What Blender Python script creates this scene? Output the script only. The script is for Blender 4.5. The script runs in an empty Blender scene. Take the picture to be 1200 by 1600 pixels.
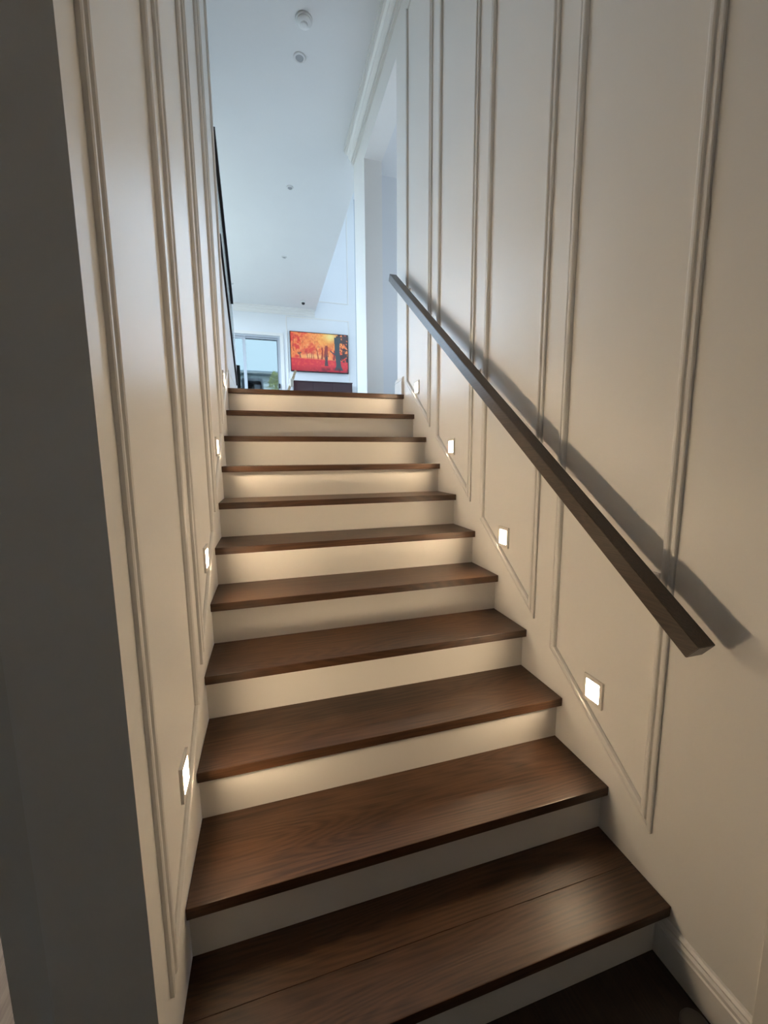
import bpy, bmesh, math, random
import numpy as np
from mathutils import Vector, Matrix

random.seed(7)
sc = bpy.context.scene
C = sc.collection

# ------------------------------------------------------------------ camera
pitch, yaw, roll = (math.radians(a) for a in (-7.7226, 16.0502, -0.4875))
F = Vector((math.sin(yaw) * math.cos(pitch), math.cos(yaw) * math.cos(pitch), math.sin(pitch)))
rt = Vector((math.cos(yaw), -math.sin(yaw), 0))
up = rt.cross(F)
RT = rt * math.cos(roll) + up * math.sin(roll)
UP = -rt * math.sin(roll) + up * math.cos(roll)
cam_d = bpy.data.cameras.new('camera')
cam_d.sensor_fit = 'HORIZONTAL'
cam_d.sensor_width = 36
cam_d.lens = 36 * 621.93 / 1200
cam_d.clip_start = 0.02
cam = bpy.data.objects.new('camera', cam_d)
C.objects.link(cam)
M = Matrix((RT, UP, -F)).transposed().to_4x4()
M.translation = (0.24384, -0.7028, 1.43511)
cam.matrix_world = M
sc.camera = cam

# ------------------------------------------------------------------ world / exposure
SKY = 7.3
STEP_L = 145.0
sc.view_settings.view_transform = 'Standard'
sc.view_settings.look = 'None'
sc.view_settings.gamma = 1
sc.view_settings.use_curve_mapping = False
sc.view_settings.exposure = 0.66
w = bpy.data.worlds.new('sky')
sc.world = w
w.use_nodes = True
bg = w.node_tree.nodes['Background']
bg.inputs['Color'].default_value = (0.68, 0.82, 1.0, 1)
bg.inputs['Strength'].default_value = SKY


def portal(name, loc, rot, sx, sy):
    l = bpy.data.lights.new(name, 'AREA')
    l.shape = 'RECTANGLE'; l.size = sx; l.size_y = sy
    l.cycles.is_portal = True
    o = bpy.data.objects.new(name, l); C.objects.link(o)
    o.location = loc; o.rotation_euler = rot
    return o


# portals only guide the sky's sampling through the window openings, the added ones too
portal('window_portal_side', (3.86, 5.05, 6.37), (0, math.radians(90), 0), 1.55, 1.5)
portal('window_portal_tall', (2.9, 8.95, 4.6), (math.radians(-90), 0, 0), 1.1, 5.2)
portal('window_portal_door', (-0.17, 8.95, 3.0), (math.radians(-90), 0, 0), 1.6, 2.2)
portal('window_portal_left', (-1.44, 6.3, 3.28), (0, math.radians(-90), 0), 2.45, 4.2)

# sun added to brighten the neighbour's wall; it also lights the ground outside
sun_d = bpy.data.lights.new('sun', 'SUN'); sun_d.energy = 7.0; sun_d.angle = math.radians(0.6); sun_d.color = (1.0, 0.96, 0.90)
sun = bpy.data.objects.new('sun', sun_d); C.objects.link(sun)
sun.rotation_euler = Vector((0.0, 1.0, -1.2)).to_track_quat('-Z', 'Y').to_euler()
sun.location = (0, -20, 24)

# ------------------------------------------------------------------ numbers of the place (metres)
W = 1.28            # width of the flight
G = 0.23062         # going
R = 0.17471         # rise
N = 11
ZF = N * R          # upper floor
ZC = 4.70           # ceiling
YB = 8.78           # far wall of the living room


# ------------------------------------------------------------------ materials
def new_mat(name):
    m = bpy.data.materials.new(name); m.use_nodes = True
    nt = m.node_tree
    return m, nt, nt.nodes['Principled BSDF']


def paint(name, col, rough=0.5, bump=0.02, scale=120):
    m, nt, p = new_mat(name)
    tc = nt.nodes.new('ShaderNodeTexCoord')
    n = nt.nodes.new('ShaderNodeTexNoise'); n.inputs['Scale'].default_value = scale
    n.inputs['Detail'].default_value = 4
    nt.links.new(tc.outputs['Object'], n.inputs['Vector'])
    n2 = nt.nodes.new('ShaderNodeTexNoise'); n2.inputs['Scale'].default_value = 1.7
    nt.links.new(tc.outputs['Object'], n2.inputs['Vector'])
    mix = nt.nodes.new('ShaderNodeMix'); mix.data_type = 'RGBA'
    mix.inputs['A'].default_value = (*[c * 0.97 for c in col], 1)
    mix.inputs['B'].default_value = (*[min(1, c * 1.02) for c in col], 1)
    nt.links.new(n2.outputs['Fac'], mix.inputs['Factor'])
    nt.links.new(mix.outputs['Result'], p.inputs['Base Color'])
    b = nt.nodes.new('ShaderNodeBump'); b.inputs['Strength'].default_value = bump
    b.inputs['Distance'].default_value = 0.002
    nt.links.new(n.outputs['Fac'], b.inputs['Height'])
    nt.links.new(b.outputs['Normal'], p.inputs['Normal'])
    p.inputs['Roughness'].default_value = rough
    return m


def wood(name, dark, light, rough=0.38, axis='X', scale=1.0, offset=0.0, knots=True):
    """stained oak: long cathedral grain along one axis, fine pores, a few knots"""
    m, nt, p = new_mat(name)
    L = nt.links.new
    tc = nt.nodes.new('ShaderNodeTexCoord')
    oi = nt.nodes.new('ShaderNodeObjectInfo')
    add = nt.nodes.new('ShaderNodeVectorMath'); add.operation = 'MULTIPLY_ADD'
    cmb = nt.nodes.new('ShaderNodeCombineXYZ')
    L(oi.outputs['Random'], cmb.inputs[0]); L(oi.outputs['Random'], cmb.inputs[1]); L(oi.outputs['Random'], cmb.inputs[2])
    add.inputs[1].default_value = (17.0, 11.0, 5.0)
    L(cmb.outputs[0], add.inputs[0]); L(tc.outputs['Object'], add.inputs[2])
    mp = nt.nodes.new('ShaderNodeMapping')
    sl, ss = 1.1 * scale, 9.0 * scale
    mp.inputs['Scale'].default_value = {'X': (sl, ss, ss), 'Y': (ss, sl, ss)}[axis]
    L(add.outputs[0], mp.inputs['Vector'])
    # cathedral figure: rings of a slowly varying field
    nz = nt.nodes.new('ShaderNodeTexNoise'); nz.inputs['Scale'].default_value = 0.55; nz.inputs['Detail'].default_value = 1.5
    L(mp.outputs[0], nz.inputs['Vector'])
    mul = nt.nodes.new('ShaderNodeMath'); mul.operation = 'MULTIPLY'; mul.inputs[1].default_value = 240
    L(nz.outputs['Fac'], mul.inputs[0])
    sn = nt.nodes.new('ShaderNodeMath'); sn.operation = 'SINE'; L(mul.outputs[0], sn.inputs[0])
    # pores
    mp2 = nt.nodes.new('ShaderNodeMapping')
    mp2.inputs['Scale'].default_value = {'X': (7, 190, 190), 'Y': (190, 7, 190)}[axis]
    L(add.outputs[0], mp2.inputs['Vector'])
    pz = nt.nodes.new('ShaderNodeTexNoise'); pz.inputs['Scale'].default_value = 1.0; pz.inputs['Detail'].default_value = 3
    L(mp2.outputs[0], pz.inputs['Vector'])
    # broad tone
    bz = nt.nodes.new('ShaderNodeTexNoise'); bz.inputs['Scale'].default_value = 3.0; bz.inputs['Detail'].default_value = 3
    L(add.outputs[0], bz.inputs['Vector'])
    a1 = nt.nodes.new('ShaderNodeMath'); a1.operation = 'MULTIPLY_ADD'; a1.inputs[1].default_value = 0.11
    L(sn.outputs[0], a1.inputs[0]); L(pz.outputs['Fac'], a1.inputs[2])
    a2 = nt.nodes.new('ShaderNodeMath'); a2.operation = 'MULTIPLY_ADD'; a2.inputs[1].default_value = 0.9
    L(bz.outputs['Fac'], a2.inputs[0]); L(a1.outputs[0], a2.inputs[2])
    fac = a2.outputs[0]
    if knots:
        mpk = nt.nodes.new('ShaderNodeMapping')
        mpk.inputs['Scale'].default_value = {'X': (1.1, 2.3, 2.3), 'Y': (2.3, 1.1, 2.3)}[axis]
        L(add.outputs[0], mpk.inputs['Vector'])
        vk = nt.nodes.new('ShaderNodeTexVoronoi'); vk.inputs['Scale'].default_value = 1.6
        L(mpk.outputs[0], vk.inputs['Vector'])
        rk = nt.nodes.new('ShaderNodeMapRange'); rk.inputs['From Min'].default_value = 0.02; rk.inputs['From Max'].default_value = 0.16
        rk.inputs['To Min'].default_value = -0.35; rk.inputs['To Max'].default_value = 0.0
        L(vk.outputs['Distance'], rk.inputs['Value'])
        a3 = nt.nodes.new('ShaderNodeMath'); a3.operation = 'ADD'
        L(fac, a3.inputs[0]); L(rk.outputs[0], a3.inputs[1]); fac = a3.outputs[0]
    cr = nt.nodes.new('ShaderNodeMapRange')
    cr.inputs['From Min'].default_value = 0.62; cr.inputs['From Max'].default_value = 1.22
    L(fac, cr.inputs['Value'])
    mix = nt.nodes.new('ShaderNodeMix'); mix.data_type = 'RGBA'
    mix.inputs['A'].default_value = (*dark, 1); mix.inputs['B'].default_value = (*light, 1)
    L(cr.outputs[0], mix.inputs['Factor']); L(mix.outputs['Result'], p.inputs['Base Color'])
    b = nt.nodes.new('ShaderNodeBump'); b.inputs['Strength'].default_value = 0.18; b.inputs['Distance'].default_value = 0.001
    L(fac, b.inputs['Height']); L(b.outputs['Normal'], p.inputs['Normal'])
    p.inputs['Roughness'].default_value = rough
    return m


def plain(name, col, rough=0.5, metal=0.0, spec=0.5, emit=None, es=0.0):
    m, nt, p = new_mat(name)
    p.inputs['Base Color'].default_value = (*col, 1)
    p.inputs['Roughness'].default_value = rough
    p.inputs['Metallic'].default_value = metal
    p.inputs['Specular IOR Level'].default_value = spec
    n = nt.nodes.new('ShaderNodeTexNoise'); n.inputs['Scale'].default_value = 60
    mr = nt.nodes.new('ShaderNodeMapRange')
    mr.inputs['To Min'].default_value = max(0.02, rough - 0.05); mr.inputs['To Max'].default_value = min(1, rough + 0.05)
    nt.links.new(n.outputs['Fac'], mr.inputs['Value']); nt.links.new(mr.outputs[0], p.inputs['Roughness'])
    if emit:
        p.inputs['Emission Color'].default_value = (*emit, 1)
        p.inputs['Emission Strength'].default_value = es
    return m


def glass(name, tint, refl=1.0):
    m = bpy.data.materials.new(name); m.use_nodes = True
    nt = m.node_tree; nt.nodes.clear()
    out = nt.nodes.new('ShaderNodeOutputMaterial')
    tr = nt.nodes.new('ShaderNodeBsdfTransparent'); tr.inputs[0].default_value = (*tint, 1)
    gl = nt.nodes.new('ShaderNodeBsdfGlossy'); gl.inputs['Roughness'].default_value = 0.02
    lw = nt.nodes.new('ShaderNodeLayerWeight'); lw.inputs['Blend'].default_value = 0.5
    pw = nt.nodes.new('ShaderNodeMath'); pw.operation = 'POWER'; pw.inputs[1].default_value = 5
    nt.links.new(lw.outputs['Facing'], pw.inputs[0])
    fr = nt.nodes.new('ShaderNodeMath'); fr.operation = 'MULTIPLY_ADD'; fr.inputs[1].default_value = 0.6; fr.inputs[2].default_value = 0.04
    nt.links.new(pw.outputs[0], fr.inputs[0])
    mx = nt.nodes.new('ShaderNodeMixShader')
    nt.links.new(fr.outputs[0], mx.inputs[0]); nt.links.new(tr.outputs[0], mx.inputs[1]); nt.links.new(gl.outputs[0], mx.inputs[2])
    nt.links.new(mx.outputs[0], out.inputs[0])
    return m


MT = dict(
    wall=paint('warm_white_paint', (0.85, 0.83, 0.79), 0.36),
    foyer=paint('foyer_paint', (0.80, 0.77, 0.71), 0.5),
    trim=paint('white_enamel_trim', (0.82, 0.80, 0.765), 0.32, 0.008),
    riser=paint('white_enamel_riser', (0.80, 0.77, 0.72), 0.38, 0.01),
    ceil=paint('ceiling_paint', (0.80, 0.80, 0.79), 0.85, 0.02, 200),
    cool=paint('cool_white_paint', (0.80, 0.81, 0.82), 0.6),
    tread=wood('dark_stained_oak', (0.034, 0.0155, 0.0075), (0.100, 0.048, 0.0235), 0.40),
    floorw=wood('dark_oak_floor', (0.012, 0.006, 0.0045), (0.036, 0.019, 0.012), 0.42, 'Y'),
    brown=wood('brown_floor', (0.26, 0.17, 0.11), (0.40, 0.28, 0.18), 0.5, 'Y', knots=False),
    rail=wood('dark_handrail_stain', (0.026, 0.015, 0.009), (0.062, 0.040, 0.026), 0.34, 'Y', 2.0, knots=False),
    black=plain('black_metal', (0.012, 0.012, 0.014), 0.45),
    plate=plain('step_light_plate', (0.80, 0.76, 0.70), 0.4),
    lens=plain('step_light_lens', (0.9, 0.85, 0.75), 0.4, emit=(1.0, 0.755, 0.49), es=STEP_L),
    plastic=plain('white_plastic', (0.78, 0.78, 0.77), 0.4),
    dim=plain('downlight_diffuser', (0.42, 0.43, 0.44), 0.5),
    frame=plain('white_aluminium', (0.46, 0.49, 0.53), 0.4),
    seal=plain('grey_seal', (0.16, 0.18, 0.21), 0.5),
    dglass=glass('sky_dimming_door_glass', (0.265, 0.297, 0.297)),  # tint put in to dim the bright sky behind the door
    wglass=glass('clear_glass', (0.93, 0.96, 0.97)),
    bglass=glass('balustrade_glass', (0.88, 0.93, 0.94)),
    cab=plain('burgundy_lacquer', (0.040, 0.014, 0.018), 0.12),
    bezel=plain('tv_bezel', (0.01, 0.01, 0.012), 0.3),
    pale=wood('pale_timber', (0.45, 0.33, 0.20), (0.62, 0.50, 0.33), 0.5, 'X', knots=False),
    cream=paint('cream_cushion', (0.75, 0.70, 0.60), 0.9, 0.2, 300),
    grey=plain('grey_plastic', (0.50, 0.50, 0.56), 0.5),
    inner=plain('dark_inside', (0.02, 0.018, 0.018), 0.6),
    darkbrown=plain('dark_brown_screen', (0.012, 0.007, 0.007), 0.6),
    clad=paint('pale_blue_cladding', (0.86, 0.90, 0.93), 0.7),
    roof=paint('blue_grey_roof', (0.30, 0.38, 0.46), 0.8),
    leaf=paint('pale_leaf', (0.78, 0.80, 0.52), 0.6),
    bark=paint('pale_bark', (0.62, 0.60, 0.42), 0.8),
    paving=paint('paving', (0.20, 0.20, 0.17), 0.8),
    tile=paint('pale_floor_tile', (0.26, 0.25, 0.24), 0.35, 0.01),
    rubber=plain('dark_rubber', (0.055, 0.05, 0.045), 0.6),
)


# ------------------------------------------------------------------ mesh helpers
def link(name, bm, mat, parent=None, smooth=False):
    me = bpy.data.meshes.new(name)
    bmesh.ops.recalc_face_normals(bm, faces=bm.faces[:])
    bm.to_mesh(me); bm.free()
    for f in me.polygons: f.use_smooth = smooth
    me.materials.append(MT[mat] if isinstance(mat, str) else mat)
    o = bpy.data.objects.new(name, me); C.objects.link(o)
    if parent is not None: o.parent = parent
    return o


def abox(bm, x0, x1, y0, y1, z0, z1, bev=0.0, seg=1):
    vs = [bm.verts.new(v) for v in ((x0, y0, z0), (x1, y0, z0), (x1, y1, z0), (x0, y1, z0),
                                    (x0, y0, z1), (x1, y0, z1), (x1, y1, z1), (x0, y1, z1))]
    fs = [bm.faces.new([vs[i] for i in q]) for q in ((0, 3, 2, 1), (4, 5, 6, 7), (0, 1, 5, 4), (1, 2, 6, 5), (2, 3, 7, 6), (3, 0, 4, 7))]
    if bev:
        es = list({e for f in fs for e in f.edges})
        bmesh.ops.bevel(bm, geom=es, offset=bev, segments=seg, affect='EDGES', profile=0.6)


def box(name, x0, x1, y0, y1, z0, z1, mat, parent=None, bev=0.0, seg=1):
    bm = bmesh.new(); abox(bm, x0, x1, y0, y1, z0, z1, bev, seg)
    return link(name, bm, mat, parent)


def aprism(bm, pts, a, b, axis):
    """closed polygon pts (2d) extruded from a to b along axis; 2d = the other two axes in order"""
    def P(p, t):
        return {'x': (t, p[0], p[1]), 'y': (p[0], t, p[1]), 'z': (p[0], p[1], t)}[axis]
    v0 = [bm.verts.new(P(p, a)) for p in pts]; v1 = [bm.verts.new(P(p, b)) for p in pts]
    n = len(pts)
    bm.faces.new(v0[::-1]); bm.faces.new(v1)
    for i in range(n): bm.faces.new((v0[i], v0[(i + 1) % n], v1[(i + 1) % n], v1[i]))


def prism(name, pts, a, b, axis, mat, parent=None):
    bm = bmesh.new(); aprism(bm, pts, a, b, axis)
    return link(name, bm, mat, parent)


def lathe(name, prof, loc, mat, parent=None, n=32, axis='z', smooth=True):
    bm = bmesh.new()
    rings = []
    for r, h in prof:
        ring = []
        for k in range(n):
            a = 2 * math.pi * k / n
            v = (r * math.cos(a), r * math.sin(a), h)
            if axis == 'x': v = (h, r * math.cos(a), r * math.sin(a))
            ring.append(bm.verts.new((v[0] + loc[0], v[1] + loc[1], v[2] + loc[2])))
        rings.append(ring)
    for a, b in zip(rings, rings[1:]):
        for k in range(n): bm.faces.new((a[k], a[(k + 1) % n], b[(k + 1) % n], b[k]))
    bm.faces.new(rings[0]); bm.faces.new(rings[-1])
    o = link(name, bm, mat, parent, smooth)
    return o


def bar(bm, p, q, wx, wz, upv=(0, 0, 1)):
    """rectangular bar from p to q"""
    p = Vector(p); q = Vector(q); d = (q - p).normalized()
    s = d.cross(Vector(upv)).normalized(); u = s.cross(d)
    vs = []
    for c in (p, q):
        for a, b in ((-1, -1), (1, -1), (1, 1), (-1, 1)):
            vs.append(bm.verts.new(c + s * (a * wx / 2) + u * (b * wz / 2)))
    for f in ((0, 1, 2, 3), (7, 6, 5, 4), (0, 4, 5, 1), (1, 5, 6, 2), (2, 6, 7, 3), (3, 7, 4, 0)): bm.faces.new([vs[i] for i in f])


def empty(name, loc=(0, 0, 0)):
    o = bpy.data.objects.new(name, None); C.objects.link(o); o.location = loc
    o.empty_display_size = 0.1
    return o


def tag(o, label, cat, group=None):
    o['label'] = label; o['category'] = cat
    if group: o['group'] = group
    return o


def struct(o, label=None, cat=None):
    o['kind'] = 'structure'
    if label: o['label'] = label
    if cat: o['category'] = cat
    return o


PROF = [(0, 0), (0, .011), (.003, .014), (.009, .014), (.012, .010), (.0155, .010), (.018, .0175), (.022, .020), (.028, .0195), (.033, .015), (.036, .006), (.036, 0)]
PROF = [(a, b * 0.7) for a, b in PROF]


def frame_mesh(name, poly, base, sign, axis, mat, parent, prof=PROF):
    """mitred moulding frame round a closed polygon lying in a wall plane; axis = wall normal"""
    n = len(poly); P = [Vector(p) for p in poly]
    area = sum(P[i].x * P[(i + 1) % n].y - P[(i + 1) % n].x * P[i].y for i in range(n))
    if area < 0: P.reverse()
    bm = bmesh.new(); rings = []
    for i in range(n):
        a, b, c = P[i - 1], P[i], P[(i + 1) % n]
        d1 = (b - a).normalized(); d2 = (c - b).normalized()
        n1 = Vector((-d1.y, d1.x)); n2 = Vector((-d2.y, d2.x))
        mvec = (n1 + n2) / (1 + n1.dot(n2))
        ring = []
        for off, h in prof:
            q = b + mvec * off; t = base + sign * h
            ring.append(bm.verts.new((t, q.x, q.y) if axis == 'x' else (q.x, t, q.y)))
        rings.append(ring)
    for i in range(n):
        r0, r1 = rings[i], rings[(i + 1) % n]
        for k in range(len(prof) - 1): bm.faces.new((r0[k], r0[k + 1], r1[k + 1], r1[k]))
        bm.faces.new((r0[-1], r0[0], r1[0], r1[-1]))
    return link(name, bm, mat, parent)


# ================================================================== STRUCTURE
# ---- lower hall
struct(box('floor', -3.0, W, -3.0, 0.03, -0.12, 0, 'floorw'), 'dark timber floor at the foot of the stairs', 'floor')
struct(box('floor_side_room', -1.35, -0.16, 0.13, 3.6, -0.12, 0.0, 'brown'), 'light brown floor of the side room at the lower left', 'floor')

# ---- left wall of the flight, with raised panel frames
WT = 0.155
YE = 2.31          # end of the left wall / nosing of the landing
wl = struct(box('wall_left', -WT, 0, 0, YE, 0, ZC, 'wall'), 'cream left wall of the stairs with tall moulded panels', 'wall')
PAN = [(0.075, 0.545), (0.645, 1.105), (1.21, 1.675), (1.78, 2.245)]
PZ = lambda y: 0.1747 + 0.765 * y + 0.100
for y0, y1 in PAN:
    frame_mesh('panel_moulding', [(y0, PZ(y0)), (y1, PZ(y1)), (y1, 4.44), (y0, 4.44)], 0.0, 1, 'x', 'trim', wl)

# ---- right wall: flight, opening to the side passage, end pier
bm = bmesh.new()
prof = [(-3.0, 0), (2.47, 0), (2.47, 4.345), (3.50, 4.345), (3.50, 0), (3.97, 0), (3.97, ZC), (-3.0, ZC)]
aprism(bm, prof, W, W + 0.18, 'x')
wr = struct(link('wall_right', bm, 'wall'), 'cream right wall of the stairs with tall moulded panels and a doorway at the top', 'wall')
for y0, y1 in PAN:
    frame_mesh('panel_moulding', [(y0, PZ(y0)), (y1, PZ(y1)), (y1, 4.44), (y0, 4.44)], W, -1, 'x', 'trim', wr)

# cornice along the right wall: stepped cove, returned at the pier end
CP = [(0, 0), (0.0, -0.128), (0.020, -0.128), (0.020, -0.108), (0.034, -0.108), (0.034, -0.094), (0.046, -0.076), (0.060, -0.066), (0.060, -0.050), (0.076, -0.034), (0.092, -0.030), (0.092, -0.016), (0.108, -0.016), (0.108, 0)]
bm = bmesh.new()
aprism(bm, [(W - a, ZC + b) for a, b in CP], 2.36, 3.97, 'y')
struct(link('trim_1', bm, 'trim'), 'white stepped cornice above the doorway on the right wall', 'cornice')
bm = bmesh.new()
aprism(bm, [(W - a, ZC + b) for a, b in CP], -0.4, 2.36, 'y')
struct(link('trim_2', bm, 'trim'), 'white stepped cornice above the right wall panels', 'cornice')
bm = bmesh.new()
aprism(bm, [(a, ZC + b) for a, b in CP], -0.4, YE, 'y')
struct(link('trim_3', bm, 'trim'), 'white cornice along the top of the left stair wall', 'cornice')

# baseboards
BB = [(0, 0), (0.018, 0), (0.018, 0.088), (0.0145, 0.092), (0.0145, 0.097), (0.017, 0.100), (0.017, 0.106), (0.011, 0.112), (0.011, 0.117), (0.006, 0.124), (0, 0.126)]
bm = bmesh.new(); aprism(bm, [(W - a, b) for a, b in BB], -0.215, 0.028, 'y')
struct(link('baseboard_right', bm, 'trim'), 'white moulded skirting at the foot of the right wall', 'baseboard')
bm = bmesh.new(); aprism(bm, [(W - a, ZF + b * 1.1) for a, b in BB], 2.318, 2.488, 'y')
aprism(bm, [(2.47 + a, ZF + b * 1.1) for a, b in BB], W - 0.0, W + 0.18, 'x')
struct(link('baseboard_landing', bm, 'trim'), 'short white skirting beside the top tread on the right', 'baseboard')
# plain door casing that the lower skirting dies into
struct(box('trim_4', W - 0.03, W, -0.33, -0.215, 0, 2.2, 'foyer', bev=0.003), 'pale casing edge at the lower right corner', 'casing')

# left front: end of the stair wall, door casing and side room
struct(box('trim_5', -0.224, -WT, 0.022, 0.13, 0, 2.2, 'foyer'), 'pale door casing left of the dark wall end', 'casing')
bm = bmesh.new()
abox(bm, -3.0, -WT, 0.03, 0.13, 2.2, ZC); abox(bm, -3.0, -1.1, 0.03, 0.13, 0, 2.2)
struct(link('wall_front_left', bm, 'foyer'), 'hall wall around the side room doorway', 'wall')
struct(box('wall_side_room', -1.45, -1.35, 0.13, 3.6, 0, ZF - 0.2, 'wall'), 'far wall of the side room', 'wall')
struct(box('wall_hall_left', -3.1, -3.0, -3.0, 0.03, 0, 2.75, 'foyer'), 'left wall of the lower hall', 'wall')
struct(box('wall_hall_back', -3.0, W, -3.1, -3.0, 0, 2.75, 'foyer'), 'back wall of the lower hall', 'wall')
bm = bmesh.new()
abox(bm, -3.0, -0.1, -3.0, 0.03, 2.75, 2.85); abox(bm, -0.1, W, -3.0, -0.45, 2.75, 2.85)
abox(bm, -0.1, W, -0.55, -0.45, 2.85, ZC); abox(bm, -0.1, 0, -0.45, 0, 2.75, ZC)
struct(link('ceiling_hall', bm, 'ceil'), 'hall ceiling and bulkhead', 'ceiling')

# added fill light without a fixture, brightens the side room floor
sl_d = bpy.data.lights.new('side_room_fill', 'POINT'); sl_d.energy = 3.5; sl_d.color = (1.0, 0.82, 0.62); sl_d.shadow_soft_size = 0.06
sl_o = bpy.data.objects.new('side_room_fill', sl_d); C.objects.link(sl_o); sl_o.location = (-0.75, 1.1, 1.6)

# ---- upper level
bm = bmesh.new()
abox(bm, 0.0, W, 2.575, YB, ZF - 0.2, ZF)
abox(bm, W, 3.8, 2.47, YB, ZF - 0.2, ZF)
abox(bm, -1.35, 0.0, YE, YB, ZF - 0.2, ZF)
abox(bm, -1.35, -WT, 0.13, YE, ZF - 0.2, ZF)
struct(link('floor_upper', bm, 'tile'), 'pale floor of the upper level', 'floor')
struct(box('ceiling', -1.45, 1.41, -0.55, YB, ZC, ZC + 0.28, 'ceil'), 'flat white ceiling over the stairs and living area', 'ceiling')
bm = bmesh.new()
abox(bm, -1.45, -1.35, 0.13, 4.2, ZF - 0.2, ZC)
abox(bm, -1.45, -1.35, 8.4, YB, ZF, ZC)
abox(bm, -1.45, -1.35, 4.2, 8.4, ZF, 2.05); abox(bm, -1.45, -1.35, 4.2, 8.4, 4.5, ZC)
struct(link('wall_living_left', bm, 'cool'), 'left wall of the upper level', 'wall')
w4 = struct(empty('added_window_4'), 'added unseen wide window in the left wall of the living area', 'window')  # unseen window added to throw daylight onto the right stair wall
bm = bmesh.new()
for y in (4.2, 6.28, 8.36): abox(bm, -1.43, -1.37, y, y + 0.04, 2.05, 4.5)
for z in (2.05, 4.46): abox(bm, -1.43, -1.37, 4.24, 8.36, z, z + 0.04)
link('frame', bm, 'frame', w4)
for y0, y1 in ((4.24, 6.28), (6.32, 8.36)): box('pane', -1.403, -1.397, y0, y1, 2.09, 4.46, 'wglass', w4)
# side passage seen through the doorway
bm = bmesh.new()
abox(bm, W + 0.18, 3.8, 3.80, 3.97, ZF, ZC + 2.7)
abox(bm, W, W + 0.18, 3.5, 3.97, ZC, ZC + 2.7)
struct(link('wall_passage', bm, 'cool'), 'pale blue-white wall seen through the doorway', 'wall')
struct(box('ceiling_passage', W + 0.18, 3.8, 2.2, 3.80, 4.42, 4.52, 'ceil'), 'ceiling of the side passage', 'ceiling')
bm = bmesh.new()
abox(bm, W + 0.18, 3.8, 2.1, 2.2, ZF, 4.52)
abox(bm, 3.8, 3.9, 2.1, 2.45, ZF, 4.52); abox(bm, 3.8, 3.9, 3.6, 4.3, ZF, 7.4)
abox(bm, 3.8, 3.9, 2.45, 3.6, ZF, 2.7); abox(bm, 3.8, 3.9, 2.45, 3.6, 3.1, 4.52)
abox(bm, 3.8, 3.9, 4.3, YB, ZF, 5.6); abox(bm, 3.8, 3.9, 4.3, YB, 7.15, 7.4)
abox(bm, 3.8, 3.9, 5.8, YB, 5.6, 7.15)
struct(link('wall_window_side', bm, 'cool'), 'side wall with the added windows', 'wall')
# void above the living room
bm = bmesh.new()
abox(bm, 1.31, 1.41, 3.97, YB, ZC + 0.28, 7.4)
struct(link('wall_void', bm, 'cool'), 'upstand above the ceiling edge', 'wall')
struct(box('ceiling_void', 1.2, 3.9, 3.8, YB + 0.15, 7.4, 7.5, 'ceil'), 'high ceiling over the bright void', 'ceiling')
# far wall with door and tall window openings
bm = bmesh.new()
YT = YB + 0.15
abox(bm, -1.45, -0.95, YB, YT, ZF, ZC + 0.3)
abox(bm, -0.95, 0.615, YB, YT, 4.115, ZC + 0.3)
abox(bm, 0.615, 2.33, YB, YT, ZF, 7.4)
abox(bm, 2.33, 3.5, YB, YT, 7.15, 7.4); abox(bm, 2.33, 3.5, YB, YT, ZF, 2.0)
abox(bm, 3.5, 3.9, YB, YT, ZF, 7.4)
wb = struct(link('wall_back', bm, 'cool'), 'white far wall of the living area with thin panel mouldings', 'wall')
TP = [(a * 0.75, b * 0.75) for a, b in PROF]
frame_mesh('panel_moulding', [(0.755, 2.2), (2.17, 2.2), (2.17, 4.557), (0.755, 4.557)], YB, -1, 'y', 'trim', wb, TP)
frame_mesh('panel_moulding', [(1.455, 4.90), (2.17, 4.90), (2.17, 6.9), (1.455, 6.9)], YB, -1, 'y', 'trim', wb, TP)
bm = bmesh.new()
aprism(bm, [(YB - a, ZC + b) for a, b in CP], -1.35, 1.39, 'x')
struct(link('trim_6', bm, 'trim'), 'white cornice across the far wall', 'cornice')
# casing round the sliding door
bm = bmesh.new()
abox(bm, -1.0, 0.69, YB - 0.018, YB, 4.115, 4.175); abox(bm, 0.615, 0.69, YB - 0.018, YB, ZF, 4.115)
struct(link('trim_7', bm, 'trim'), 'white casing around the sliding door', 'casing')


# ---- sliding door
d1 = struct(empty('door_1', (0, YB, ZF)), 'white framed glass sliding door in the far wall', 'door')
d1.location = (0, 0, 0)
bm = bmesh.new()
abox(bm, -0.95, 0.615, YB + 0.02, YB + 0.10, 4.075, 4.115)
abox(bm, 0.575, 0.615, YB + 0.02, YB + 0.10, ZF, 4.075); abox(bm, -0.95, -0.91, YB + 0.02, YB + 0.10, ZF, 4.075)
abox(bm, -0.95, 0.615, YB + 0.02, YB + 0.10, ZF, ZF + 0.03)
link('frame', bm, 'frame', d1)
bm = bmesh.new()
abox(bm, -0.11, 0.575, YB + 0.025, YB + 0.09, 4.062, 4.072); abox(bm, -0.11, 0.575, YB + 0.022, YB + 0.09, 4.027, 4.036)
abox(bm, 0.543, 0.553, YB + 0.022, YB + 0.06, ZF + 0.03, 4.03)
link('seal', bm, 'seal', d1)
bm = bmesh.new()
abox(bm, -0.91, -0.145, YB + 0.065, YB + 0.095, 4.03, 4.075); abox(bm, -0.177, -0.145, YB + 0.065, YB + 0.095, ZF + 0.03, 4.03)
fx = link('fixed_leaf', bm, 'frame', d1)
box('pane', -0.91, -0.177, YB + 0.075, YB + 0.081, ZF + 0.03, 4.04, 'dglass', fx)
bm = bmesh.new()
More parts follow.
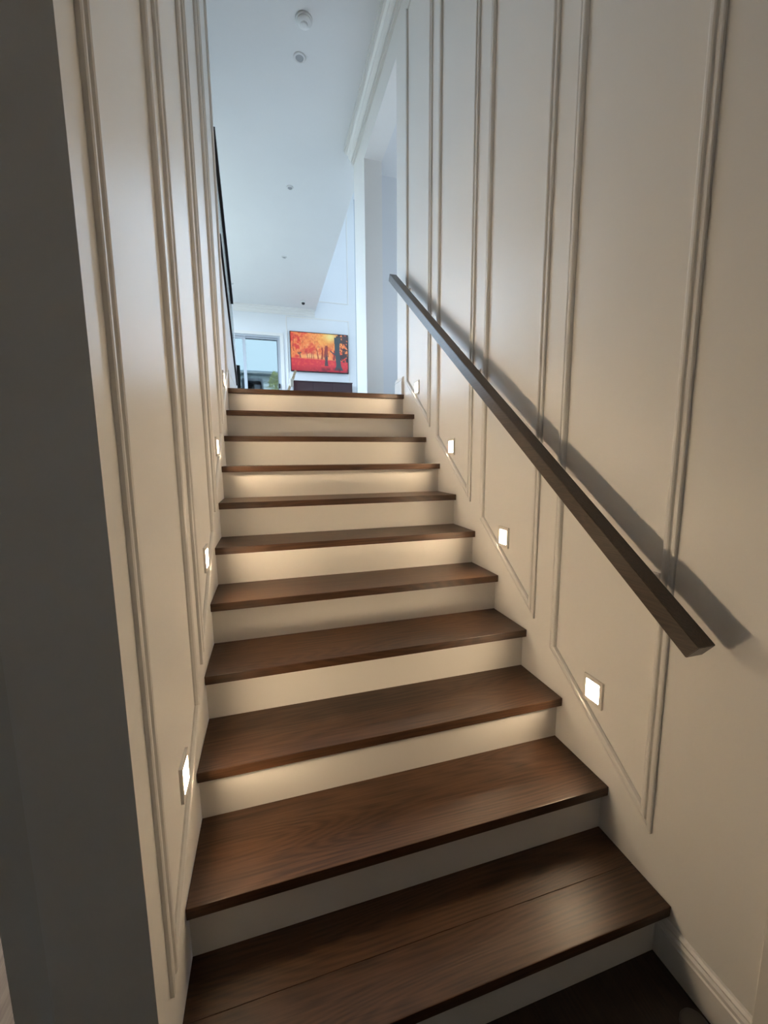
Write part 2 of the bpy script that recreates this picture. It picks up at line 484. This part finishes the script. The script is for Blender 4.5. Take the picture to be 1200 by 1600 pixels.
abox(bm, -0.165, 0.575, YB + 0.03, YB + 0.06, 4.035, 4.063); abox(bm, -0.165, -0.11, YB + 0.03, YB + 0.06, ZF + 0.03, 4.035)
abox(bm, 0.551, 0.577, YB + 0.03, YB + 0.06, ZF + 0.03, 4.035); abox(bm, -0.11, 0.551, YB + 0.03, YB + 0.06, ZF + 0.03, ZF + 0.10)
sl = link('sliding_leaf', bm, 'frame', d1)
box('pane', -0.11, 0.545, YB + 0.042, YB + 0.048, ZF + 0.10, 4.03, 'dglass', sl)
box('handle', 0.553, 0.583, YB - 0.012, YB + 0.03, 3.0, 3.10, 'black', sl, bev=0.006)

# ---- tall window in the far wall, and unseen side windows added to light the void and passage
w1 = struct(empty('window_1'), 'tall bright window at the right end of the far wall', 'window')
bm = bmesh.new()
for x in (2.33, 3.46): abox(bm, x, x + 0.04, YB + 0.03, YB + 0.09, 2.0, 7.15)
for z in (2.0, 4.55, 7.11): abox(bm, 2.37, 3.46, YB + 0.03, YB + 0.09, z, z + 0.04)
link('frame', bm, 'frame', w1)
for z0, z1 in ((2.04, 4.55), (4.59, 7.11)): box('pane', 2.37, 3.46, YB + 0.055, YB + 0.061, z0, z1, 'wglass', w1)
w2 = struct(empty('added_window_2'), 'added unseen window in the side wall of the void', 'window')
bm = bmesh.new()
for y in (4.3, 5.76): abox(bm, 3.82, 3.88, y, y + 0.04, 5.6, 7.15)
for z in (5.6, 7.11): abox(bm, 3.82, 3.88, 4.34, 5.76, z, z + 0.04)
link('frame', bm, 'frame', w2)
for y0, y1 in ((4.34, 5.76),):
    for z0, z1 in ((5.64, 7.11),): box('pane', 3.847, 3.853, y0, y1, z0, z1, 'wglass', w2)
w3 = struct(empty('added_window_3'), 'added unseen window of the side passage', 'window')
bm = bmesh.new()
for y in (2.45, 3.56): abox(bm, 3.82, 3.88, y, y + 0.04, 2.7, 3.1)
for z in (2.7, 3.06): abox(bm, 3.82, 3.88, 2.49, 3.56, z, z + 0.04)
link('frame', bm, 'frame', w3)
box('pane', 3.847, 3.853, 2.49, 3.56, 2.74, 3.06, 'wglass', w3)

# ================================================================== THE FLIGHT
st = tag(empty('staircase', (W / 2, 0, 0)), 'straight flight of dark-stained timber treads with white risers', 'staircase')
st.location = (0, 0, 0)
TH = 0.032
OV = 0.028
for i in range(N):
    y = i * G; z = (i + 1) * R
    y1 = y + G + OV + 0.012 if i < N - 1 else 2.575
    if i == 0:      # the lowest tread shows the joint of its two boards
        t = box('tread', 0.001, W - 0.001, y, y + 0.128, z - TH, z, 'tread', st, bev=0.0022, seg=2)
        box('board', 0.001, W - 0.001, y + 0.1283, y1, z - TH, z, 'tread', t, bev=0.0006, seg=1)
    else:
        box('tread', 0.001, W - 0.001, y, y1, z - TH, z, 'tread', st, bev=0.0022, seg=2)
    box('riser', 0.0005, W - 0.0005, y + OV, y + OV + 0.012, z - R + (0 if i else 0), z - TH, 'riser', st)

# ---- handrail on the right wall
hr = tag(empty('handrail', (0, 0, 0)), 'dark square-edged timber handrail on the right wall', 'handrail')
A = Vector((1.1975, -0.076, 0.998)); B = Vector((1.1975, 2.317, 2.786))
d = (B - A).normalized(); nrm = Vector((0, -d.z, d.y))
bm = bmesh.new()
bar(bm, A - nrm * 0.0235, B - nrm * 0.0235, 0.053, 0.047)
bmesh.ops.bevel(bm, geom=bm.edges[:], offset=0.0015, segments=2, affect='EDGES')
link('rail', bm, 'rail', hr)
for t in (0.075, 0.5, 0.93):
    e = A.lerp(B, t) - nrm * 0.040
    bm = bmesh.new()
    bar(bm, (1.2235, e.y, e.z), (W - 0.004, e.y, e.z), 0.010, 0.010)
    abox(bm, W - 0.005, W - 0.0005, e.y - 0.010, e.y + 0.010, e.z - 0.010, e.z + 0.010)
    link('bracket', bm, 'plate', hr)

# ---- step lights
rank_l = ['lowest lit step light on the left wall, beside the lower treads',
          'second lit step light from the bottom on the left wall',
          'third lit step light from the bottom on the left wall',
          'topmost lit step light on the left wall, near the landing']
rank_r = ['lowest and largest lit step light on the right wall, below the handrail end',
          'second lit step light from the bottom on the right wall',
          'third lit step light from the bottom on the right wall',
          'topmost lit step light on the right wall, beside the top tread']
SL = [(0.318, 0.640), (0.886, 1.068), (1.452, 1.497), (2.022, 1.926)]
for side in (0, 1):
    for k, (y, z) in enumerate(SL):
        sx = 1 if side == 0 else -1
        x0 = 0.0 if side == 0 else W
        t = tag(empty('step_light', (x0, y, z)), (rank_l if side == 0 else rank_r)[k], 'step light', 'square recessed step lights')
        bm = bmesh.new()
        a, b, ia, ib, th = 0.041, 0.047, 0.0285, 0.033, 0.0075
        for q in ((-a, a, ib, b), (-a, a, -b, -ib), (-a, -ia, -ib, ib), (ia, a, -ib, ib)):
            abox(bm, min(0.0002 * sx, th * sx), max(0.0002 * sx, th * sx), q[0], q[1], q[2], q[3])
        link('face_plate', bm, 'plate', t)
        bm = bmesh.new()
        abox(bm, min(0.0002 * sx, 0.0012 * sx), max(0.0002 * sx, 0.0012 * sx), -ia, ia, -ib, ib)
        link('lens', bm, 'lens', t)

# ---- small round floor stop by the lower skirting
lathe('floor_door_stop', [(0.034, 0.0), (0.034, 0.012), (0.031, 0.02), (0.024, 0.024), (0.004, 0.025)], (1.212, -0.132, 0), 'rubber')
tag(bpy.data.objects['floor_door_stop'], 'low round dark rubber stop on the hall floor at the lower right', 'door stop')

# ================================================================== UPPER FLIGHT ON THE LEFT
uf = tag(empty('upper_staircase', (0, 0, 0)), 'upper flight with glass balustrade and black handrail, left of the landing', 'staircase')
prism('stringer', [(YE + 0.002, ZF), (3.24, ZF), (3.24, 2.085), (YE + 0.002, 2.885)], -0.10, 0.0, 'x', 'cool', uf)
bm = bmesh.new(); aprism(bm, [(a * 0.8, ZF + b * 1.1) for a, b in BB], YE + 0.002, 3.24, 'y')
link('skirting', bm, 'trim', uf)
for i in range(5):
    y = 3.2 - i * 0.205
    box('tread', -1.34, -0.105, max(y - 0.235, YE + 0.005), y, ZF + (i + 1) * 0.175 - 0.03, ZF + (i + 1) * 0.175, 'tread', uf, bev=0.002)
    box('riser', -1.34, -0.105, y - 0.035, y - 0.02, ZF + i * 0.175, ZF + (i + 1) * 0.175 - 0.03, 'riser', uf)
bl = empty('balustrade', (0, 0, 0)); bl.parent = uf; bl['label'] = 'glass balustrade with black handrail and white newel'
box('newel', -0.09, -0.002, 3.25, 3.41, ZF, 2.86, 'cool', bl, bev=0.003)
bm = bmesh.new(); bar(bm, (0.004, 3.235, 2.100), (0.004, YE + 0.003, 2.90), 0.020, 0.018); link('channel', bm, 'black', bl)
bm = bmesh.new(); bar(bm, (0.002, 3.20, 2.79), (0.002, YE + 0.003, 3.52), 0.026, 0.05); link('handrail', bm, 'black', bl)
prism('glass_panel', [(3.22, 2.115), (3.22, 2.755), (YE, 3.49), (YE, 2.905)], -0.003, 0.005, 'x', 'bglass', bl)

# ================================================================== CEILING FITTINGS
sd = tag(empty('smoke_detector', (0.653, 2.774, ZC)), 'round white smoke detector on the ceiling, nearest the top edge', 'smoke detector')
lathe('base', [(0.062, 0), (0.062, -0.010), (0.058, -0.014), (0.05, -0.014)], (0, 0, 0), 'plastic', sd)
lathe('dome', [(0.054, -0.014), (0.054, -0.024), (0.046, -0.032), (0.030, -0.034)], (0, 0, 0), 'plastic', sd)
lathe('cap', [(0.026, -0.034), (0.026, -0.040), (0.02, -0.043), (0.004, -0.043)], (0, 0, 0), 'plastic', sd)
DL = [((0.642, 3.076), 'round unlit ceiling downlight just below the smoke detector', 1.0),
      ((0.649, 4.717), 'round unlit ceiling downlight in the middle of the ceiling', 0.85),
      ((0.647, 6.473), 'farthest round unlit downlight along the middle of the ceiling', 0.85),
      ((-0.262, 7.74), 'round unlit ceiling downlight beside the black balustrade rail end', 0.9)]
for (x, y), lab, s in DL:
    t = tag(empty('downlight', (x, y, ZC)), lab, 'downlight', 'ceiling downlights')
    lathe('trim_ring', [(0.050 * s, 0), (0.050 * s, -0.006), (0.046 * s, -0.009), (0.034 * s, -0.009), (0.032 * s, -0.003)], (0, 0, 0), 'plastic', t)
    lathe('diffuser', [(0.0325 * s, -0.0015), (0.0325 * s, -0.004), (0.02 * s, -0.0035), (0.002, -0.003)], (0, 0, 0), 'dim', t)
dc = tag(empty('dome_sensor', (1.10, 8.25, ZC)), 'small white dome sensor with black eye at the far ceiling corner', 'sensor')
lathe('base', [(0.055, 0), (0.055, -0.02), (0.048, -0.03), (0.035, -0.035)], (0, 0, 0), 'plastic', dc)
lathe('eye', [(0.034, -0.035), (0.034, -0.05), (0.024, -0.066), (0.004, -0.072)], (0, 0, 0), 'black', dc)

# ================================================================== LIVING AREA
# ---- television showing an autumn wood
tv = tag(empty('television', (1.4775, YB, 3.8)), 'wall-hung television showing an orange autumn forest', 'television')
X0, X1, Z0, Z1 = 0.825, 2.13, 3.375, 4.23
tv.location = (0, 0, 0)
box('housing', X0, X1, YB - 0.065, YB - 0.015, Z0, Z1, 'bezel', tv, bev=0.004)
box('wall_mount', 1.25, 1.7, YB - 0.016, YB - 0.001, 3.6, 4.0, 'bezel', tv)
nx, nz = 190, 124
bx = 0.016
uu, vv = np.meshgrid(np.linspace(0, 1, nx + 1), np.linspace(0, 1, nz + 1))     # v: 0 top .. 1 bottom
rng = np.random.default_rng(3)


def vnoise(u, v, f, seed):
    g = np.random.default_rng(seed).random((int(f * 2) + 3, int(f * 2) + 3))
    x = u * f; y = v * f * 0.65
    i = x.astype(int); j = y.astype(int); a = x - i; b = y - j
    a = a * a * (3 - 2 * a); b = b * b * (3 - 2 * b)
    return g[j, i] * (1 - a) * (1 - b) + g[j, i + 1] * a * (1 - b) + g[j + 1, i] * (1 - a) * b + g[j + 1, i + 1] * a * b


def mixc(c, col, m):
    return c * (1 - m[..., None]) + np.array(col) * m[..., None]


S = lambda *c: np.array([(x / 255) ** 2.2 for x in c])
sm = lambda x, a, b: np.clip((x - a) / (b - a), 0, 1)
n1 = vnoise(uu, vv, 9, 1) * .5 + vnoise(uu, vv, 22, 2) * .3 + vnoise(uu, vv, 50, 4) * .2
n2 = vnoise(uu, vv, 30, 5) * .6 + vnoise(uu, vv, 64, 8) * .4
col = np.zeros(uu.shape + (3,)) + S(228, 98, 72)
col = mixc(col, S(240, 150, 88), sm(n1, .46, .64) * .8)
col = mixc(col, S(206, 70, 66), sm(.50 - n1, 0, .12) * .9)
col = mixc(col, S(246, 186, 120), sm(n2, .60, .85) * .55)
col = mixc(col, S(176, 56, 60), sm(n2, .42, .22) * .45 * sm(vv, .62, .5))
glow = np.exp(-(((uu - .64) / .22) ** 2 + ((vv - .12) / .24) ** 2))
col = mixc(col, S(248, 200, 92), np.clip(glow * 1.1, 0, 1) * .8 * (.65 + .35 * n2))
col = mixc(col, S(226, 236, 160), np.clip(np.exp(-(((uu - .70) / .10) ** 2 + ((vv - .07) / .10) ** 2)), 0, 1) * .8)
col = mixc(col, S(250, 214, 140), np.exp(-((vv - .61) / .06) ** 2) * sm(uu, .12, .3) * sm(uu, .75, .5) * .65)     # light under the crowns
# crown shadows / twigs
tw = sm(vnoise(uu, vv, 34, 9), .72, .86) * sm(.55 - vv, 0, .1) * (1 - glow)
col = mixc(col, S(140, 44, 52), tw * .5)
# distant slim trunks
for u0, wd, top, bot, c in ((.05, .006, .05, .5, (150, 60, 60)), (.27, .006, .5, .68, (150, 96, 80)), (.31, .005, .5, .67, (170, 110, 84)), (.36, .007, .48, .69, (150, 84, 72)),
                            (.40, .006, .46, .69, (160, 80, 70)), (.46, .011, .42, .71, (150, 60, 54)), (.535, .017, .36, .73, (146, 56, 50)),
                            (.615, .024, .30, .80, (128, 62, 62)), (.585, .008, .30, .62, (150, 66, 60)), (.65, .008, .34, .60, (150, 66, 60)), (.75, .016, .42, .74, (120, 56, 60))):
    bend = .012 * np.sin(vv * 9 + u0 * 30)
    m = ((np.abs(uu - u0 - bend) < wd * (0.7 + .6 * sm(vv, top, bot))) & (vv > top) & (vv < bot)).astype(float)
    col = mixc(col, S(*c), m * .9)
# ground
gr = sm(vv, .665 + .03 * (uu - .5), .69 + .03 * (uu - .5))
gcol = np.zeros_like(col) + S(204, 60, 74)
gcol = mixc(gcol, S(232, 92, 74), sm(vnoise(uu, vv, 40, 6), .55, .9) * .6)
gcol = mixc(gcol, S(150, 34, 52), sm(vv, .84, 1) * .8)
col = mixc(col, S(250, 170, 110), np.exp(-((vv - .685 - .03 * (uu - .5)) / .012) ** 2) * .9) * (1 - gr[..., None]) + gcol * gr[..., None]
# big trunks in front
m = ((np.abs(uu - .615 - .004 * np.sin(vv * 14)) < .022 + .012 * sm(vv, .7, .84)) & (vv > .50) & (vv < .84)).astype(float)
col = mixc(col, S(82, 72, 80), m * sm(vv, .50, .62))
bt = ((np.abs(uu - .822 + .012 * np.sin(vv * 5)) < .044 + .035 * sm(vv, .82, .95) + .02 * sm(.3 - vv, 0, .3)) & (vv > .08) & (vv < .945)).astype(float)
br = ((np.abs(vv - .44 - (uu - .68) * .85 + 0.05 * np.sin(uu * 40) * 0.2) < .018) & (uu > .68) & (uu < .8)).astype(float)
crown = ((vnoise(uu, vv, 16, 12) * .5 + vnoise(uu, vv, 46, 13) * .5 > .47) & (uu > .86) & (vv < .72)).astype(float)
crown2 = ((vnoise(uu, vv, 18, 15) * .5 + vnoise(uu, vv, 50, 16) * .5 > .52) & (uu > .77) & (vv < .22)).astype(float)
col = mixc(col, S(48, 56, 66), np.clip(crown + crown2, 0, 1) * .95)
col = mixc(col, S(62, 78, 88), np.clip(bt + br, 0, 1))
sh = sm(vnoise(uu, vv, 20, 21), .45, .7) * sm(vv, .86, .93) * sm(uu, .25, .6)
col = mixc(col, S(92, 30, 48), sh * .8)
m = ((np.abs(uu - .155 - .1 * (vv - .6)) < .010) & (vv > .52) & (vv < .66)) | ((((uu - .145) / .035) ** 2 + ((vv - .53) / .05) ** 2 < 1) & (vnoise(uu, vv, 60, 33) > .5))
col = mixc(col, S(92, 70, 76), m.astype(float) * .85)
verts = [(X0 + bx + u * (X1 - X0 - 2 * bx), YB - 0.0665, Z1 - bx - v * (Z1 - Z0 - 2 * bx)) for u, v in zip(uu.ravel(), vv.ravel())]
faces = [(j * (nx + 1) + i, (j + 1) * (nx + 1) + i, (j + 1) * (nx + 1) + i + 1, j * (nx + 1) + i + 1) for j in range(nz) for i in range(nx)]
me = bpy.data.meshes.new('screen'); me.from_pydata(verts, [], faces)
at = me.color_attributes.new('picture', 'FLOAT_COLOR', 'POINT')
at.data.foreach_set('color', np.concatenate([col.reshape(-1, 3), np.ones((col.shape[0] * col.shape[1], 1))], 1).astype(np.float32).ravel())
m, nt, p = new_mat('screen_picture')
p.inputs['Base Color'].default_value = (0.01, 0.01, 0.01, 1); p.inputs['Roughness'].default_value = 0.25
an = nt.nodes.new('ShaderNodeAttribute'); an.attribute_name = 'picture'
nt.links.new(an.outputs['Color'], p.inputs['Emission Color']); p.inputs['Emission Strength'].default_value = 0.60
me.materials.append(m)
so = bpy.data.objects.new('screen', me); C.objects.link(so); so.parent = tv
so['label'] = 'screen with orange and red autumn trees'

# ---- lacquered sideboard under it
sb = tag(empty('sideboard', (0, 0, 0)), 'glossy dark burgundy sideboard below the television', 'sideboard')
yb = 8.36
box('carcass', 0.84, 2.14, yb + 0.02, YB - 0.02, ZF + 0.06, 3.09, 'cab', sb, bev=0.003)
box('top', 0.835, 2.145, yb, YB - 0.02, 3.09, 3.112, 'cab', sb, bev=0.003)
for k in range(3):
    dk = box('door', 0.845 + k * 0.432, 0.845 + (k + 1) * 0.432 - 0.006, yb, yb + 0.019, ZF + 0.08, 3.085, 'cab', sb, bev=0.002)
    box('handle', 0.845 + (k + 1) * 0.432 - 0.05, 0.845 + (k + 1) * 0.432 - 0.04, yb - 0.012, yb, 2.45, 2.60, 'bezel', dk)
box('plinth', 0.87, 2.11, yb + 0.05, YB - 0.04, ZF, ZF + 0.06, 'bezel', sb)

# ---- pale timber chair seen side-on
ch = tag(empty('timber_chair', (0.35, 5.3, ZF)), 'pale timber chair with raked back post in front of the sideboard', 'chair')
for s in (-0.21, 0.21):
    bm = bmesh.new(); bar(bm, (0.14, s, 0), (0.20, s, 0.44), 0.03, 0.036, (0, 1, 0)); bar(bm, (0.20, s, 0.43), (0.315, s, 0.715), 0.03, 0.036, (0, 1, 0))
    link('back_post', bm, 'pale', ch)
    bm = bmesh.new(); bar(bm, (-0.22, s, 0), (-0.21, s, 0.39), 0.036, 0.036, (0, 1, 0)); link('leg', bm, 'pale', ch)
box('seat', -0.24, 0.22, -0.23, 0.23, 0.38, 0.41, 'pale', ch, bev=0.006)
box('cushion', -0.22, 0.20, -0.21, 0.21, 0.41, 0.445, 'cream', ch, bev=0.015, seg=2)
bm = bmesh.new(); bar(bm, (0.293, -0.21, 0.665), (0.293, 0.21, 0.665), 0.02, 0.06); link('top_rail', bm, 'pale', ch)
bm = bmesh.new(); abox(bm, 0.225, 0.275, -0.27, -0.225, 0.49, 0.60, 0.018, 3); link('head_cushion', bm, 'cream', ch)

# ================================================================== OUTSIDE THE SLIDING DOOR
bm = bmesh.new()
abox(bm, -60, 60, YT + 0.02, 90, ZF - 0.25, ZF - 0.05)
abox(bm, -60, -1.5, -30, YT + 0.02, ZF - 0.25, ZF - 0.05); abox(bm, 3.95, 60, -30, YT + 0.02, ZF - 0.25, ZF - 0.05)
struct(link('ground_outside', bm, 'paving'), 'ground outside the upper level', 'ground')
nh = tag(empty('neighbour_house', (0, 0, 0)), 'neighbouring house with pale blue boards and a grey roof edge beyond the glass door', 'house')
box('wall', -5, 6, 14.12, 18, ZF - 0.05, 4.28, 'clad', nh)
k = 0; z = ZF - 0.05
while z < 4.1:
    prism('board', [(14.075, z), (14.12, z), (14.12, z + 0.168), (14.105, z + 0.168)], -5, 6, 'x', 'clad', nh)
    z += 0.17
box('roof_edge', -5.4, 6.4, 13.92, 18.4, 4.28, 4.40, 'roof', nh, bev=0.01)
box('gutter', -5.4, 6.4, 13.84, 13.92, 4.29, 4.35, 'frame', nh, bev=0.02, seg=2)

ou = tag(empty('outdoor_cabinet', (0, 10.0, ZF)), 'grey round-cornered outdoor unit with dark open front beyond the glass door', 'cabinet')
def rrect(x0, x1, z0, z1, r, n=6):
    pts = []
    for cx, cz, a0 in ((x1 - r, z1 - r, 0), (x0 + r, z1 - r, 90)):
        for k in range(n + 1):
            a = math.radians(a0 + 90 * k / n); pts.append((cx + r * math.cos(a), cz + r * math.sin(a)))
    return pts + [(x0, z0), (x1, z0)]
zo = -0.05
bm = bmesh.new()
o_, i_ = rrect(-0.30, 0.215, zo, 1.50, 0.07), rrect(-0.25, 0.17, zo + 0.05, 1.44, 0.05)
for y in (0,):
    vo = [bm.verts.new((a, 0.0, b)) for a, b in o_]; vi = [bm.verts.new((a, 0.0, b)) for a, b in i_]
    vo2 = [bm.verts.new((a, 0.5, b)) for a, b in o_]; vi2 = [bm.verts.new((a, 0.46, b)) for a, b in i_]
    n = len(o_)
    for k in range(n):
        q = (k + 1) % n
        bm.faces.new((vo[k], vo[q], vi[q], vi[k])); bm.faces.new((vo[k], vo2[k], vo2[q], vo[q])); bm.faces.new((vi[k], vi[q], vi2[q], vi2[k]))
    bm.faces.new(vo2); bm.faces.new(vi2)
link('shell', bm, 'grey', ou)
box('lining', -0.245, 0.165, 0.452, 0.458, zo + 0.06, 1.42, 'inner', ou)
box('side_panel', 0.0, 0.155, 0.05, 0.44, zo + 0.06, 1.36, 'grey', ou, bev=0.01)
box('shelf_post', -0.06, -0.03, 0.1, 0.14, zo + 0.06, 1.30, 'frame', ou)
sn = tag(empty('privacy_screen', (0, 9.9, ZF - 0.05)), 'dark brown upright screen behind the narrow glass pane at the left', 'screen')
box('panel', -0.85, -0.31, 0, 0.04, 0.08, 1.82, 'darkbrown', sn, bev=0.004)
for x in (-0.80, -0.34): box('foot', x - 0.02, x + 0.02, -0.15, 0.2, 0, 0.08, 'darkbrown', sn)

# pale shrub
shb = tag(empty('shrub', (0.56, 11.2, ZF - 0.05)), 'pale yellow-green leafy shrub outside the sliding door', 'shrub')
bm = bmesh.new()
for a, b in (((0, 0, 0), (-0.03, 0, 0.8)), ((-0.03, 0, 0.8), (-0.06, 0.02, 1.45)), ((-0.03, 0, 0.8), (0.10, 0, 1.4)), ((-0.06, 0.02, 1.4), (0.04, 0, 1.85))): bar(bm, a, b, 0.05, 0.05, (0, 1, 0))
link('stem', bm, 'bark', shb)
bm = bmesh.new()
for k in range(420):
    th = random.uniform(0, 2 * math.pi); rr = random.random() ** .5; h = random.uniform(1.0, 1.95)
    wv = 0.27 * math.sqrt(max(0.05, 1 - ((h - 1.35) / 0.65) ** 2))
    c = Vector((math.cos(th) * rr * wv, math.sin(th) * rr * wv, h))
    d1v = Vector((random.gauss(0, 1), random.gauss(0, 1), random.gauss(0, .6))).normalized(); d2 = d1v.cross(Vector((random.random(), random.random(), 1))).normalized()
    l, wd = random.uniform(.045, .08), random.uniform(.02, .035)
    v = [bm.verts.new(c + d1v * l), bm.verts.new(c + d2 * wd), bm.verts.new(c - d1v * l), bm.verts.new(c - d2 * wd)]
    bm.faces.new(v)
lf = link('foliage', bm, 'leaf', shb); lf['kind'] = 'stuff'
